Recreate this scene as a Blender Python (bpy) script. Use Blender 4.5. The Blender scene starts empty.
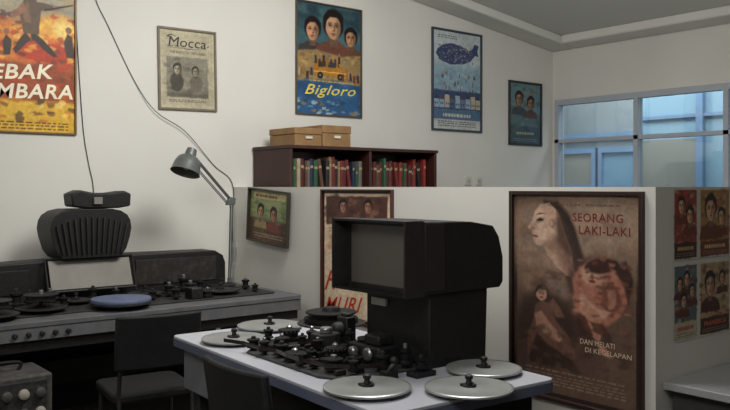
import bpy, bmesh, math, random
import numpy as np
from mathutils import Vector, Matrix
random.seed(7)
SC=bpy.context.scene
SC.view_settings.view_transform='Standard'
COL=SC.collection
def lin(c):
    c=c/255.0
    return c/12.92 if c<=0.04045 else ((c+0.055)/1.055)**2.4
MATS={}
def M(name,rgb,rough=0.6,metal=0.0,var=0.12,scale=6.0,spec=0.4,bump=0.0,dust=0.0):
    if name in MATS: return MATS[name]
    m=bpy.data.materials.new(name); m.use_nodes=True
    nt=m.node_tree; b=nt.nodes['Principled BSDF']
    col=tuple(lin(x) for x in rgb)
    b.inputs['Roughness'].default_value=rough
    b.inputs['Metallic'].default_value=metal
    b.inputs['Specular IOR Level'].default_value=spec
    tc=nt.nodes.new('ShaderNodeTexCoord')
    nz=nt.nodes.new('ShaderNodeTexNoise'); nz.inputs['Scale'].default_value=scale
    nz.inputs['Detail'].default_value=5
    nt.links.new(tc.outputs['Object'],nz.inputs['Vector'])
    r=nt.nodes.new('ShaderNodeValToRGB')
    r.color_ramp.elements[0].position=0.3; r.color_ramp.elements[1].position=0.7
    r.color_ramp.elements[0].color=(*[x*(1-var) for x in col],1)
    r.color_ramp.elements[1].color=(*[min(1,x*(1+var)) for x in col],1)
    nt.links.new(nz.outputs['Fac'],r.inputs['Fac'])
    out=r.outputs['Color']
    if dust>0:
        n2=nt.nodes.new('ShaderNodeTexNoise'); n2.inputs['Scale'].default_value=scale*2.7; n2.inputs['Detail'].default_value=9; n2.inputs['Roughness'].default_value=.7
        nt.links.new(tc.outputs['Object'],n2.inputs['Vector'])
        r2=nt.nodes.new('ShaderNodeValToRGB'); r2.color_ramp.elements[0].position=.48; r2.color_ramp.elements[1].position=.72
        r2.color_ramp.elements[0].color=(0,0,0,1); r2.color_ramp.elements[1].color=(dust,dust,dust,1)
        nt.links.new(n2.outputs['Fac'],r2.inputs['Fac'])
        mx=nt.nodes.new('ShaderNodeMixRGB'); mx.inputs[2].default_value=(lin(128),lin(122),lin(112),1)
        nt.links.new(r2.outputs['Color'],mx.inputs[0]); nt.links.new(out,mx.inputs[1]); out=mx.outputs[0]
        mr=nt.nodes.new('ShaderNodeMapRange'); mr.inputs[3].default_value=rough; mr.inputs[4].default_value=min(1,rough+.3)
        nt.links.new(n2.outputs['Fac'],mr.inputs[0]); nt.links.new(mr.outputs[0],b.inputs['Roughness'])
    nt.links.new(out,b.inputs['Base Color'])
    if bump>0:
        bp=nt.nodes.new('ShaderNodeBump'); bp.inputs['Strength'].default_value=bump; bp.inputs['Distance'].default_value=0.01
        nt.links.new(nz.outputs['Fac'],bp.inputs['Height']); nt.links.new(bp.outputs['Normal'],b.inputs['Normal'])
    MATS[name]=m; return m
def paint_mat():
    if 'painted_print' in MATS: return MATS['painted_print']
    m=bpy.data.materials.new('painted_print'); m.use_nodes=True; nt=m.node_tree; b=nt.nodes['Principled BSDF']
    at=nt.nodes.new('ShaderNodeAttribute'); at.attribute_name='Paint'
    nt.links.new(at.outputs['Color'],b.inputs['Base Color']); b.inputs['Roughness'].default_value=.45; b.inputs['Specular IOR Level'].default_value=.3
    MATS['painted_print']=m; return m

WL={}   # frame origin of each object
class MB:
    def __init__(s): s.v=[];s.f=[];s.m=[];s.mats=[]
    def mi(s,m):
        if m not in s.mats: s.mats.append(m)
        return s.mats.index(m)
    def add(s,vs,fs,mat):
        o=len(s.v); k=s.mi(mat)
        s.v+= [Vector(v) for v in vs]
        for f in fs: s.f.append([o+i for i in f]); s.m.append(k)
        return s
    def box(s,x0,x1,y0,y1,z0,z1,mat):
        vs=[(x,y,z) for x in(x0,x1) for y in(y0,y1) for z in(z0,z1)]
        return s.add(vs,[(0,1,3,2),(4,6,7,5),(0,4,5,1),(2,3,7,6),(0,2,6,4),(1,5,7,3)],mat)
    def lathe(s,prof,c,mat,seg=24,axis=(0,0,1),caps=True):
        a=Vector(axis).normalized(); q=Vector((0,0,1)).rotation_difference(a)
        vs=[];fs=[];n=len(prof);c=Vector(c)
        for r,z in prof:
            r=max(r,0.0004)
            for i in range(seg):
                t=2*math.pi*i/seg
                vs.append(c+q@Vector((r*math.cos(t),r*math.sin(t),z)))
        for j in range(n-1):
            for i in range(seg):
                k=(i+1)%seg
                fs.append((j*seg+i,j*seg+k,(j+1)*seg+k,(j+1)*seg+i))
        if caps: fs.append(tuple(range(seg))[::-1]); fs.append(tuple((n-1)*seg+i for i in range(seg)))
        return s.add(vs,fs,mat)
    def cyl(s,c,r,h,mat,seg=24,axis=(0,0,1)):
        return s.lathe([(r,0),(r,h)],c,mat,seg,axis)
    def prism(s,pts,d0,d1,mat,plane='XZ'):
        n=len(pts)
        if plane=='XZ': f=lambda p,d:(p[0],d,p[1])
        elif plane=='XY': f=lambda p,d:(p[0],p[1],d)
        else: f=lambda p,d:(d,p[0],p[1])
        vs=[f(p,d0) for p in pts]+[f(p,d1) for p in pts]
        fs=[tuple(range(n)),tuple(range(2*n-1,n-1,-1))]+[(i,(i+1)%n,n+(i+1)%n,n+i) for i in range(n)]
        return s.add(vs,fs,mat)
    def tube(s,pts,r,mat,seg=8):
        pts=[Vector(p) for p in pts]; n=len(pts); vs=[];fs=[]
        for i,p in enumerate(pts):
            d=(pts[min(i+1,n-1)]-pts[max(i-1,0)]).normalized()
            ref=Vector((0,0,1)) if abs(d.z)<0.9 else Vector((1,0,0))
            if i==0: a=d.cross(ref).normalized()
            else: a=(a-d*a.dot(d)).normalized()
            b=d.cross(a)
            for k in range(seg):
                t=2*math.pi*k/seg; vs.append(p+a*r*math.cos(t)+b*r*math.sin(t))
        for j in range(n-1):
            for i in range(seg):
                k=(i+1)%seg; fs.append((j*seg+i,j*seg+k,(j+1)*seg+k,(j+1)*seg+i))
        fs.append(tuple(range(seg))[::-1]); fs.append(tuple((n-1)*seg+i for i in range(seg)))
        return s.add(vs,fs,mat)
    def build(s,name,parent=None,bevel=0,label=None,smooth=True,recalc=True,segs=2):
        lo=Vector((min(v.x for v in s.v),min(v.y for v in s.v),min(v.z for v in s.v)))
        hi=Vector((max(v.x for v in s.v),max(v.y for v in s.v),max(v.z for v in s.v)))
        c=(lo+hi)/2
        if parent is None: c.z=lo.z
        me=bpy.data.meshes.new(name)
        me.from_pydata([tuple(v-c) for v in s.v],[],s.f)
        for m in s.mats: me.materials.append(m)
        for p,k in zip(me.polygons,s.m): p.material_index=k
        if recalc:
            bm=bmesh.new(); bm.from_mesh(me); bmesh.ops.recalc_face_normals(bm,faces=bm.faces); bm.to_mesh(me); bm.free()
        if smooth:
            for p in me.polygons: p.use_smooth=True
            me.set_sharp_from_angle(angle=math.radians(35))
        me.update()
        o=bpy.data.objects.new(name,me); COL.objects.link(o)
        if parent is not None:
            o.parent=parent; o.location=c-WL[parent]
        else: o.location=c
        WL[o]=c
        if bevel>0:
            b=o.modifiers.new('bevel','BEVEL'); b.width=bevel; b.segments=segs; b.limit_method='ANGLE'; b.angle_limit=math.radians(40)
        if label: o['label']=label
        return o
def thing(name,label,cat,loc,rotz=0,local=False,group=None):
    e=bpy.data.objects.new(name,None); COL.objects.link(e); e.location=loc; e.rotation_euler=(0,0,rotz)
    e.empty_display_size=0.1
    e['label']=label; e['category']=cat
    if group: e['group']=group
    WL[e]=Vector((0,0,0)) if local else Vector(loc)
    return e
def top(o,label,cat,group=None):
    o['label']=label;o['category']=cat
    if group:o['group']=group
    return o
def struct(o): o['kind']='structure'; return o

# ---------------- materials
wallm=M('painted_plaster_warm',(212,210,203),0.85,0,0.06,0.9,0.2,0.05)
partm=M('painted_partition',(204,202,196),0.8,0,0.05,1.2,0.2,0.05)
ceilm=M('ceiling_paint',(210,209,203),0.9,0,0.03,1.0,0.2)
beamm=M('beam_paint',(214,213,207),0.9,0,0.03,1.0,0.2)
floorm=M('dark_floor_tile',(50,45,41),0.5,0,0.15,3)
black=M('black_enamel',(16,15,17),0.40,0,0.25,20,0.45,dust=.06)
blackr=M('black_rubber',(12,12,13),0.6,0,0.25,30,0.3)
dgrey=M('dark_grey_paint',(33,32,34),0.5,0,0.2,12,dust=.10)
pgrey=M('panel_grey',(48,48,51),0.5,0,0.15,10,dust=.18)
mgrey=M('mid_grey_paint',(84,85,88),0.5,0,0.15,8,dust=.25)
lgrey=M('light_laminate',(172,174,182),0.45,0,0.05,3)
steel=M('brushed_steel',(150,150,152),0.35,0.8,0.12,20)
platem=M('satin_plate',(138,140,138),0.46,0.3,0.12,7,0.4)
rimm=M('bright_rim',(164,166,166),0.35,0.6,0.08,8)
brownk=M('brown_black_leatherette',(34,27,26),0.45,0,0.15,25,dust=.06)
cream=M('cream_plastic',(200,196,184),0.5,0,0.06,9)
woodd=M('dark_red_wood',(56,29,23),0.5,0,0.25,7)
woodl=M('pale_box_wood',(138,107,70),0.65,0,0.2,9)
bluef=M('blue_film',(90,98,126),0.5,0,0.1,20)
chairm=M('chair_vinyl',(14,15,18),0.55,0,0.2,15,dust=.05)
wframe=M('window_frame_paint',(172,178,186),0.5,0,0.05,6)
bframe=M('blue_frame_paint',(128,156,186),0.5,0,0.05,6)

# ---------------- room shell
XW=7.24; YB=5.6; XL=-1.6; YF=-2.5
zc=lambda x:3.0+0.125*(XW-x)
UP=.09   # the ceiling sits this much above the beam soffits
struct(MB().box(XL,XW,YF,YB,-0.1,0,floorm).build('floor',smooth=False))
struct(MB().prism([(XL,0),(XW,0),(XW,zc(XW)+UP),(XL,zc(XL)+UP)],YB,YB+0.15,wallm).build('wall_back',smooth=False))
struct(MB().prism([(XL,0),(XW,0),(XW,zc(XW)+UP),(XL,zc(XL)+UP)],YF-0.15,YF,wallm).build('wall_front',smooth=False))
struct(MB().box(XL-0.15,XL,YF,YB,0,zc(XL)+UP,wallm).build('wall_left',smooth=False))
WY0,WY1,WZ0,WZ1=1.9,5.56,0.95,2.46
wr=MB()
wr.box(XW,XW+0.15,YF,WY0,0,3.0+UP,wallm).box(XW,XW+0.15,WY1,YB,0,3.0+UP,wallm).box(XW,XW+0.15,WY0,WY1,0,WZ0,wallm).box(XW,XW+0.15,WY0,WY1,WZ1,3.0+UP,wallm)
struct(wr.build('wall_right',smooth=False))
struct(MB().prism([(XL,zc(XL)+UP),(XW,3.0+UP),(XW+.15,3.0+UP),(XW+.15,3.12+UP),(XL,zc(XL)+0.12+UP)],YF,YB,ceilm).build('ceiling',smooth=False))
struct(MB().prism([(XL,zc(XL)),(XW,3.0),(XW,3.0+UP),(XL,zc(XL)+UP)],YB-.30,YB,beamm).build('trim_1',bevel=.02,smooth=False))
struct(MB().prism([(XW-.25,zc(XW-.25)),(XW,3.0),(XW,3.0+UP),(XW-.25,zc(XW-.25)+UP)],YF,YB-.30,beamm).build('trim_2',bevel=.02,smooth=False))
# window
wf=MB()
f0,f1=XW-0.02,XW+0.07
wf.box(f0,f1,WY0,WY1,WZ1-0.06,WZ1,wframe).box(f0,f1,WY0,WY1,WZ0,WZ0+0.06,wframe)
wf.box(f0,f1,WY0,WY1,1.985,2.025,wframe)
for y in (WY1-0.05,4.53,3.6,2.72,WY0): wf.box(f0,f1,y,y+0.05,WZ0+.06,WZ1-.06,wframe)
win=struct(wf.build('window_1'))
gm=bpy.data.materials.new('window_glass'); gm.use_nodes=True
nt=gm.node_tree; nt.nodes.clear()
o_=nt.nodes.new('ShaderNodeOutputMaterial'); mx=nt.nodes.new('ShaderNodeMixShader'); tr=nt.nodes.new('ShaderNodeBsdfTransparent'); gl=nt.nodes.new('ShaderNodeBsdfGlossy')
tr.inputs['Color'].default_value=(0.84,0.89,0.91,1); gl.inputs['Roughness'].default_value=0.03
mx.inputs[0].default_value=0.09
nt.links.new(tr.outputs[0],mx.inputs[1]);nt.links.new(gl.outputs[0],mx.inputs[2]);nt.links.new(mx.outputs[0],o_.inputs[0])
MB().box(XW+0.02,XW+0.026,WY0+.02,WY1-.02,WZ0+.03,WZ1-.03,gm).build('glass',win)
# partition L
struct(MB().prism([(3.2,YB),(3.2,1.92),(5.6,1.92),(5.6,2.04),(3.32,2.04),(3.32,YB)],0,1.5,partm,'XY').build('wall_partition',smooth=False))
# outside facade
tanm=M('facade_grey',(150,156,156),0.8,0,0.1,1.5)
tan2=M('facade_beige',(156,152,142),0.8,0,0.1,1.5)
cyanm=M('facade_pale_blue',(152,184,200),0.7,0,0.06,1.2)
tealg=M('facade_window_pane',(128,164,186),0.3,0,0.1,2)
fx=8.7
fa=MB()
fa.box(fx,fx+.15,5.42,8.4,-0.1,3.6,tanm).box(fx,fx+.15,4.66,5.42,-.1,2.06,tan2).box(fx,fx+.15,4.66,5.42,2.06,3.6,cyanm).box(fx,fx+.15,2.0,4.66,-.1,3.6,cyanm)
fo=struct(fa.build('wall_exterior',smooth=False))
w2=MB()
for (a,b,mm) in ((6.02,6.62,tan2),(5.42,5.98,tealg)):
    w2.box(fx-.03,fx-.01,a,b,1.0,2.0,mm)
    w2.box(fx-.07,fx,a,b,1.93,2.0,bframe).box(fx-.07,fx,a,b,1.0,1.05,bframe).box(fx-.07,fx,a,a+.055,1.05,1.93,bframe).box(fx-.07,fx,b-.055,b,1.05,1.93,bframe).box(fx-.06,fx,a+.055,b-.055,1.5,1.53,bframe)
w2.box(fx-.07,fx,5.40,8.0,2.12,2.18,bframe).box(fx-.07,fx,4.60,4.68,0,3.0,bframe).box(fx-.05,fx,2.2,5.4,2.30,2.34,bframe)
struct(w2.build('window_2'))
struct(MB().box(XW+.15,fx+.15,2.0,8.4,-.2,-.1,floorm).build('floor_exterior',smooth=False))

# ---------------- posters : prints are fine grids with painted colours
# a shape is (points in 0..1, rgb, edge softness in metres, opacity)
def PG(pts,rgb,soft=.002,a=1.0): return (pts,rgb,soft,a)
def E(cx,cy,rx,ry,rgb,rot=0,soft=.002,a=1.0,k=1.0):
    """ellipse; k is poster width/height so that rotation keeps its shape"""
    pts=[]
    for i in range(22):
        t=2*math.pi*i/22; x=rx*math.cos(t); y=ry*math.sin(t)/k; r=math.radians(rot)
        pts.append((cx+x*math.cos(r)-y*math.sin(r),cy+k*(x*math.sin(r)+y*math.cos(r))))
    return (pts,rgb,soft,a)
def R(u0,v0,u1,v1,rgb,soft=.0015,a=1.0): return ([(u0,v0),(u1,v0),(u1,v1),(u0,v1)],rgb,soft,a)
def blots(seed,n,u0,v0,u1,v1,s,pal,soft=.014,a=.6):
    r=random.Random(seed); out=[]
    for i in range(n):
        cx=r.uniform(u0,u1); cy=r.uniform(v0,v1); a0=r.uniform(0,6.28); st=r.uniform(.4,1)
        pts=[]
        for k in range(7):
            t=a0+k*6.283/7; q=s*r.uniform(.45,1.0)
            pts.append((cx+q*math.cos(t)*1.3,cy+q*st*math.sin(t)*.7))
        out.append((pts,r.choice(pal),soft,a))
    return out
def lines(u0,u1,vs,rgb,h=.009):
    out=[]; r=random.Random(int(u0*100)+len(vs))
    for v in vs:
        u=u0
        while u<u1:
            w=r.uniform(.02,.07); out.append(R(u,v,min(u+w,u1),v+h,rgb,.0012,.85)); u+=w+.015
    return out
def face(cx,cy,s,skin=(196,150,120),hair=(28,22,22),k=0.7,shirt=None,w=.7):
    """painted generic head with soft modelling; w = poster width in metres"""
    sx,sy=s,s*k; f=s*w
    dk=tuple(int(c*0.58) for c in skin)
    lt=tuple(min(255,int(c*1.14)) for c in skin)
    sf=max(.0015,f*.10)
    L=[E(cx,cy+.2*sy,1.02*sx,1.2*sy,hair,soft=sf)]
    if shirt: L.append(PG([(cx-1.9*sx,cy-2.6*sy),(cx+1.9*sx,cy-2.6*sy),(cx+1.6*sx,cy-1.6*sy),(cx+.4*sx,cy-1.15*sy),(cx-.4*sx,cy-1.15*sy),(cx-1.6*sx,cy-1.6*sy)],shirt,sf))
    L+=[PG([(cx-.38*sx,cy-1.6*sy),(cx+.38*sx,cy-1.6*sy),(cx+.36*sx,cy-.6*sy),(cx-.36*sx,cy-.6*sy)],dk,sf),
        E(cx,cy-.05*sy,.74*sx,1.02*sy,skin,soft=sf*.6),
        PG([(cx+.25*sx,cy+.7*sy),(cx+.8*sx,cy+.3*sy),(cx+.72*sx,cy-.5*sy),(cx+.2*sx,cy-1.05*sy),(cx+.38*sx,cy-.4*sy)],dk,f*.22,.75),
        E(cx-.3*sx,cy-.28*sy,.24*sx,.28*sy,lt,soft=f*.2,a=.7),E(cx-.1*sx,cy+.5*sy,.4*sx,.2*sy,lt,soft=f*.2,a=.5),
        E(cx-.32*sx,cy+.1*sy,.24*sx,.15*sy,dk,soft=f*.12,a=.7),E(cx+.32*sx,cy+.1*sy,.24*sx,.15*sy,dk,soft=f*.12,a=.7),
        PG([(cx-.88*sx,cy+.1*sy),(cx-.66*sx,cy+.42*sy),(cx-.3*sx,cy+.74*sy),(cx+.3*sx,cy+.76*sy),(cx+.7*sx,cy+.36*sy),(cx+.86*sx,cy),(cx+1.0*sx,cy+.8*sy),(cx+.4*sx,cy+1.3*sy),(cx-.5*sx,cy+1.25*sy),(cx-.98*sx,cy+.7*sy)],hair,sf*.8),
        E(cx-.32*sx,cy+.09*sy,.12*sx,.05*sy,(28,20,20),soft=.001),E(cx+.32*sx,cy+.09*sy,.12*sx,.05*sy,(28,20,20),soft=.001),
        R(cx-.48*sx,cy+.24*sy,cx-.16*sx,cy+.29*sy,hair,.0012,.8),R(cx+.16*sx,cy+.24*sy,cx+.48*sx,cy+.29*sy,hair,.0012,.8),
        E(cx+.1*sx,cy-.15*sy,.09*sx,.26*sy,dk,soft=f*.08,a=.7),E(cx-.03*sx,cy-.12*sy,.05*sx,.24*sy,lt,soft=f*.06,a=.6),
        E(cx+.02*sx,cy-.33*sy,.15*sx,.06*sy,dk,soft=f*.05,a=.7),
        E(cx,cy-.57*sy,.24*sx,.065*sy,(140,62,56),soft=f*.03),E(cx,cy-.72*sy,.16*sx,.05*sy,dk,soft=f*.06,a=.5)]
    return L
def vnoise(rs,nu,nv,cells):
    """bilinear value noise on an (nv,nu) grid"""
    g=rs.rand(int(cells*1.5)+3,cells+3)
    y=np.linspace(0,cells*1.45,nv); x=np.linspace(0,cells*.99,nu)
    yi=y.astype(int); xi=x.astype(int); fy=(y-yi)[:,None]; fx_=(x-xi)[None,:]
    fy=fy*fy*(3-2*fy); fx_=fx_*fx_*(3-2*fx_)
    a=g[np.ix_(yi,xi)];b=g[np.ix_(yi,xi+1)];c=g[np.ix_(yi+1,xi)];d=g[np.ix_(yi+1,xi+1)]
    return (a*(1-fx_)+b*fx_)*(1-fy)+(c*(1-fx_)+d*fx_)*fy
def paint(w,h,bg,shapes,step,seed,warp=.004,grain=.10,dim=1.0):
    nu=int(w/step)+1; nv=int(h/step)+1
    rs=np.random.RandomState(seed)
    X0,Z0=np.meshgrid(np.linspace(0,w,nu),np.linspace(0,h,nv))
    wx=(vnoise(rs,nu,nv,14)-.5)*2*warp; wz=(vnoise(rs,nu,nv,14)-.5)*2*warp
    XW_=(X0+wx); ZW_=(Z0+wz)
    C=np.zeros((nv,nu,3)); C[:]=np.array(bg)/255.
    for pts,rgb,soft,a in shapes:
        crisp=soft<.0019
        X,Z=(X0,Z0) if crisp else (XW_,ZW_)
        P_=np.array([(u*w,v*h) for u,v in pts])
        x0,z0=P_.min(0)-soft*1.2-warp; x1,z1=P_.max(0)+soft*1.2+warp
        i0=max(0,int(x0/w*(nu-1)));i1=min(nu,int(x1/w*(nu-1))+2);j0=max(0,int(z0/h*(nv-1)));j1=min(nv,int(z1/h*(nv-1))+2)
        if i1<=i0 or j1<=j0: continue
        x=X[j0:j1,i0:i1]; z=Z[j0:j1,i0:i1]
        ins=np.zeros(x.shape,bool); dm=np.full(x.shape,1e9)
        for q in range(len(P_)):
            ax_,az=P_[q]; bx_,bz=P_[(q+1)%len(P_)]
            dx,dz=bx_-ax_,bz-az; L2=dx*dx+dz*dz+1e-12
            t=np.clip(((x-ax_)*dx+(z-az)*dz)/L2,0,1)
            dm=np.minimum(dm,(x-ax_-t*dx)**2+(z-az-t*dz)**2)
            if abs(dz)>1e-9:
                cr=((az>z)!=(bz>z))&(x<dx*(z-az)/dz+ax_); ins^=cr
        sd=np.sqrt(dm)*np.where(ins,-1,1)
        m=np.clip(.5-sd/(2*soft),0,1); m=m*m*(3-2*m)*a
        C[j0:j1,i0:i1]=C[j0:j1,i0:i1]*(1-m[...,None])+(np.array(rgb)/255.)[None,None]*m[...,None]
    g=(vnoise(rs,nu,nv,60)-.5)*grain*1.4+(vnoise(rs,nu,nv,22)-.5)*grain+(vnoise(rs,nu,nv,6)-.5)*grain
    C=np.clip(C*(1+g[...,None])*dim,0,1)
    L=np.where(C<=.04045,C/12.92,((C+.055)/1.055)**2.4)
    return nu,nv,X0,Z0,L
def textpolys(body,bold=False,shear=0):
    cu=bpy.data.curves.new('t','FONT'); cu.body=body; cu.resolution_u=3; cu.shear=shear
    if bold is True: cu.offset=0.012
    elif bold: cu.offset=bold; cu.space_character=1.08
    o=bpy.data.objects.new('t',cu); COL.objects.link(o)
    bpy.context.view_layer.update()
    me=bpy.data.meshes.new_from_object(o.evaluated_get(bpy.context.evaluated_depsgraph_get()))
    vs=[tuple(v.co) for v in me.vertices]; fs=[tuple(p.vertices) for p in me.polygons]
    bpy.data.objects.remove(o); bpy.data.curves.remove(cu); bpy.data.meshes.remove(me)
    return vs,fs
def T(body,u0,v0,u1,v1,rgb,bold=True,shear=0,rise=0): return (body,u0,v0,u1,v1,rgb,bold,shear,rise)
PSEED=[100]
def poster(label,loc,w,h,bg,shapes,texts,frame=None,rotz=0,name='framed_poster',cat='poster',fw=0.018,depth=0.02,tilt=0,group=None,step=.0045,dim=.96):
    """loc: bottom-left corner seen from the front; local x to the viewer's right, local -y towards the viewer."""
    e=thing(name,label,cat,loc,rotz,local=True,group=group)
    e.rotation_euler=(0,tilt,rotz)
    if frame:
        fm=M('frame_%d_%d_%d'%frame,frame,0.4,0,0.15,20)
        fr=MB().box(0,fw,-depth,0,0,h,fm).box(w-fw,w,-depth,0,0,h,fm).box(fw,w-fw,-depth,0,0,fw,fm).box(fw,w-fw,-depth,0,h-fw,h,fm)
        fr.box(fw,w-fw,-0.004,0,fw,h-fw,fm)
        fr.build('frame',e,bevel=0.002)
        iw,ih,ox,oz=w-2*fw,h-2*fw,fw,fw; y0=-0.0055
    else: iw,ih,ox,oz=w,h,0,0; y0=-.0015
    PSEED[0]+=1
    nu,nv,X,Z,L=paint(iw,ih,bg,shapes,step,PSEED[0],dim=dim)
    vs=[(x-iw/2,0,z-ih/2) for x,z in zip(X.ravel(),Z.ravel())]
    fs=[(j*nu+i,j*nu+i+1,(j+1)*nu+i+1,(j+1)*nu+i) for j in range(nv-1) for i in range(nu-1)]
    me=bpy.data.meshes.new('print'); me.from_pydata(vs,[],fs); me.materials.append(paint_mat())
    ca=me.color_attributes.new('Paint','FLOAT_COLOR','POINT')
    buf=np.ones((nu*nv,4)); buf[:,:3]=L.reshape(-1,3); ca.data.foreach_set('color',buf.ravel())
    me.update()
    o=bpy.data.objects.new('print',me); COL.objects.link(o); o.parent=e; o.location=(ox+iw/2,y0,oz+ih/2)
    y=y0-.0012
    for body,u0,v0,u1,v1,rgb,bold,shear,rise in texts:
        l=MB()
        vs,fs=textpolys(body,bold,shear)
        xs=[v[0] for v in vs]; ys=[v[1] for v in vs]
        x0,x1,ya,yb=min(xs),max(xs),min(ys),max(ys)
        V=[(ox+iw*(u0+(u1-u0)*(v[0]-x0)/(x1-x0)),y,oz+ih*(v0+rise*(v[0]-x0)/(x1-x0)+(v1-v0)*(v[1]-ya)/(yb-ya))) for v in vs]
        l.add(V,fs,M('ink_%d_%d_%d'%rgb,rgb,0.5,0,0.10,10)); y-=0.0001
        l.build('lettering',e,recalc=False,smooth=False)
    return e
YW=YB-0.001
# 1 action film poster
s1=[R(0,.52,1,1,(140,142,134))]+blots(1,30,0,.72,1,1.02,.14,[(150,152,146),(176,166,140),(118,124,126),(196,160,104)],.03)
s1+=[E(.5,.56,.55,.16,(214,120,50),soft=.06),E(.85,.66,.22,.12,(236,170,70),soft=.04),E(.40,.58,.18,.1,(226,140,56),soft=.04),E(.75,.52,.3,.08,(190,64,36),soft=.03),E(.9,.68,.1,.06,(248,214,120),soft=.025)]
s1+=blots(2,90,0,.44,1,.76,.04,[(244,180,70),(176,60,36),(230,124,48),(120,66,44),(248,206,100),(80,50,40)],.006,.7)
A_=(96,74,54); B_=(60,46,38)
s1+=[PG([(.55,.64),(.44,.52),(.47,.49),(.60,.60)],B_,.004),PG([(.60,.66),(.78,.55),(.84,.50),(.80,.49),(.60,.60)],B_,.004),
 PG([(.53,.63),(.50,.76),(.54,.85),(.64,.86),(.69,.78),(.67,.63)],A_,.004),PG([(.54,.70),(.52,.80),(.58,.84),(.60,.70)],(140,104,72),.01,.8),
 PG([(.53,.83),(.42,.74),(.44,.71),(.56,.77)],(150,106,78),.004),PG([(.65,.84),(.82,.83),(.82,.80),(.66,.78)],A_,.004),PG([(.80,.835),(.86,.83),(.86,.80),(.80,.80)],(160,114,84),.003),
 E(.59,.905,.045,.032,(160,112,84),soft=.003),E(.59,.922,.052,.024,(44,32,28),soft=.003),PG([(.52,.90),(.70,.935),(.70,.942),(.52,.907)],(150,44,34),.003),
 PG([(.72,.785),(.99,.845),(.99,.853),(.72,.80)],(40,34,30),.002),
 PG([(.92,.50),(.90,.60),(.93,.66),(.98,.64),(1.0,.5)],(70,54,44),.005),E(.945,.68,.03,.022,(140,96,74),soft=.003),
 PG([(.36,.48),(.35,.56),(.38,.61),(.43,.58),(.42,.48)],(66,52,44),.004),E(.385,.63,.026,.02,(150,104,80),soft=.003)]
s1+=[R(0,0,1,.22,(222,176,62)),R(0,.20,1,.44,(150,74,40),.02)]
s1+=blots(3,60,0,.21,1,.45,.06,[(170,80,38),(126,56,34),(196,110,50),(120,62,40),(200,66,38)],.012,.6)
s1+=blots(4,50,0,.07,1,.20,.045,[(230,186,70),(196,120,46),(140,90,46),(240,206,110),(96,70,46)],.005,.8)+lines(.08,.94,[.015,.035,.055],(90,60,34))
poster('framed orange action film poster with a running fighter and fire',(1.20,YW,1.86),.75,1.07,(150,120,90),s1,
 [T('LEBAK',.14,.315,.80,.41,(238,228,200),.022,.15,.035),T('MEMBARA',.02,.195,.985,.29,(238,228,200),.022,.15,.03)],frame=(120,96,60),fw=.012)
# 2 sepia
s2=[R(.04,.04,.96,.96,(178,170,144)),R(.12,.14,.88,.66,(134,130,114),.004)]+blots(5,60,.12,.15,.88,.66,.07,[(106,102,88),(146,140,122),(118,112,98),(158,150,132),(86,82,72)],.01)
s2+=[E(.30,.34,.12,.13,(80,76,66),soft=.006)]+face(.31,.50,.075,(162,152,132),(60,56,50),k=.8,w=.45)+[E(.66,.32,.12,.12,(110,104,90),soft=.006)]+face(.65,.48,.07,(152,142,124),(64,60,52),k=.8,w=.45)+[R(.12,.14,.88,.2,(84,80,70),.01,.7)]+lines(.16,.84,[.08,.1],(90,84,74))
s2+=[PG([(.13,.905),(.2,.925),(.3,.92),(.3,.928),(.19,.937),(.12,.915)],(52,46,40)),PG([(.15,.775),(.5,.765),(.86,.782),(.5,.773)],(52,46,40)),R(.14,.79,.24,.797,(48,42,36)),R(.27,.79,.36,.797,(48,42,36)),R(.14,.905,.22,.912,(48,42,36)),PG([(.84,.80),(.9,.82),(.9,.84),(.87,.82)],(52,46,40))]
poster('small framed sepia film poster with black ornate title',(2.56,YW,2.08),.485,.62,(186,178,152),s2,[T('Mocca',.16,.79,.85,.912,(44,38,33),False,.12),T('THE ROAD TO THE KAABA',.18,.70,.84,.735,(78,70,60),False)],frame=(118,110,92),fw=.016,tilt=math.radians(-1),step=.004)
# 3 
s3=[R(0,.55,1,1,(66,98,106)),PG([(0,.82),(.5,.9),(1,.8),(1,1),(0,1)],(40,64,74),.04)]+blots(6,20,0,.6,1,1,.12,[(76,108,112),(50,76,86),(90,118,118)],.03)
s3+=face(.24,.76,.125,(196,146,112),k=.72,shirt=(64,58,60),hair=(30,24,24))+face(.84,.73,.105,(180,132,100),k=.72,shirt=(96,68,50))+face(.56,.815,.16,(208,160,124),k=.72,shirt=(112,70,56))
s3+=[PG([(-.02,.56),(.3,.585),(.7,.55),(1.02,.58),(1.02,.28),(-.02,.28)],(156,130,86),.012)]
s3+=blots(7,70,0,.3,1,.56,.045,[(176,142,86),(116,92,62),(196,170,112),(100,100,92),(150,96,58)],.008)
s3+=[PG([(.26,.36),(.26,.46),(.32,.50),(.62,.50),(.68,.44),(.76,.43),(.78,.36)],(176,120,48),.003),R(.32,.435,.44,.485,(60,60,58),.003),R(.47,.435,.60,.485,(66,66,62),.003),PG([(.63,.485),(.67,.44),(.63,.44)],(60,62,62),.002),
 R(.26,.385,.77,.395,(226,180,80),.002),E(.36,.355,.045,.032,(32,28,26)),E(.36,.355,.02,.014,(120,110,96)),E(.67,.355,.045,.032,(32,28,26)),E(.67,.355,.02,.014,(120,110,96))]
r9=random.Random(5)
for i in range(16):
    u=.04+.92*i/15; v=(.52 if .26<u<.7 else .40)+r9.uniform(-.02,.03); c_=r9.choice([(120,50,40),(60,60,70),(190,170,130),(70,50,40),(150,110,60)])
    s3+=[PG([(u-.02,v-.07),(u+.02,v-.07),(u+.016,v),(u-.016,v)],c_,.003),E(u,v+.014,.012,.012,(170,120,92),soft=.002)]
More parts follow.
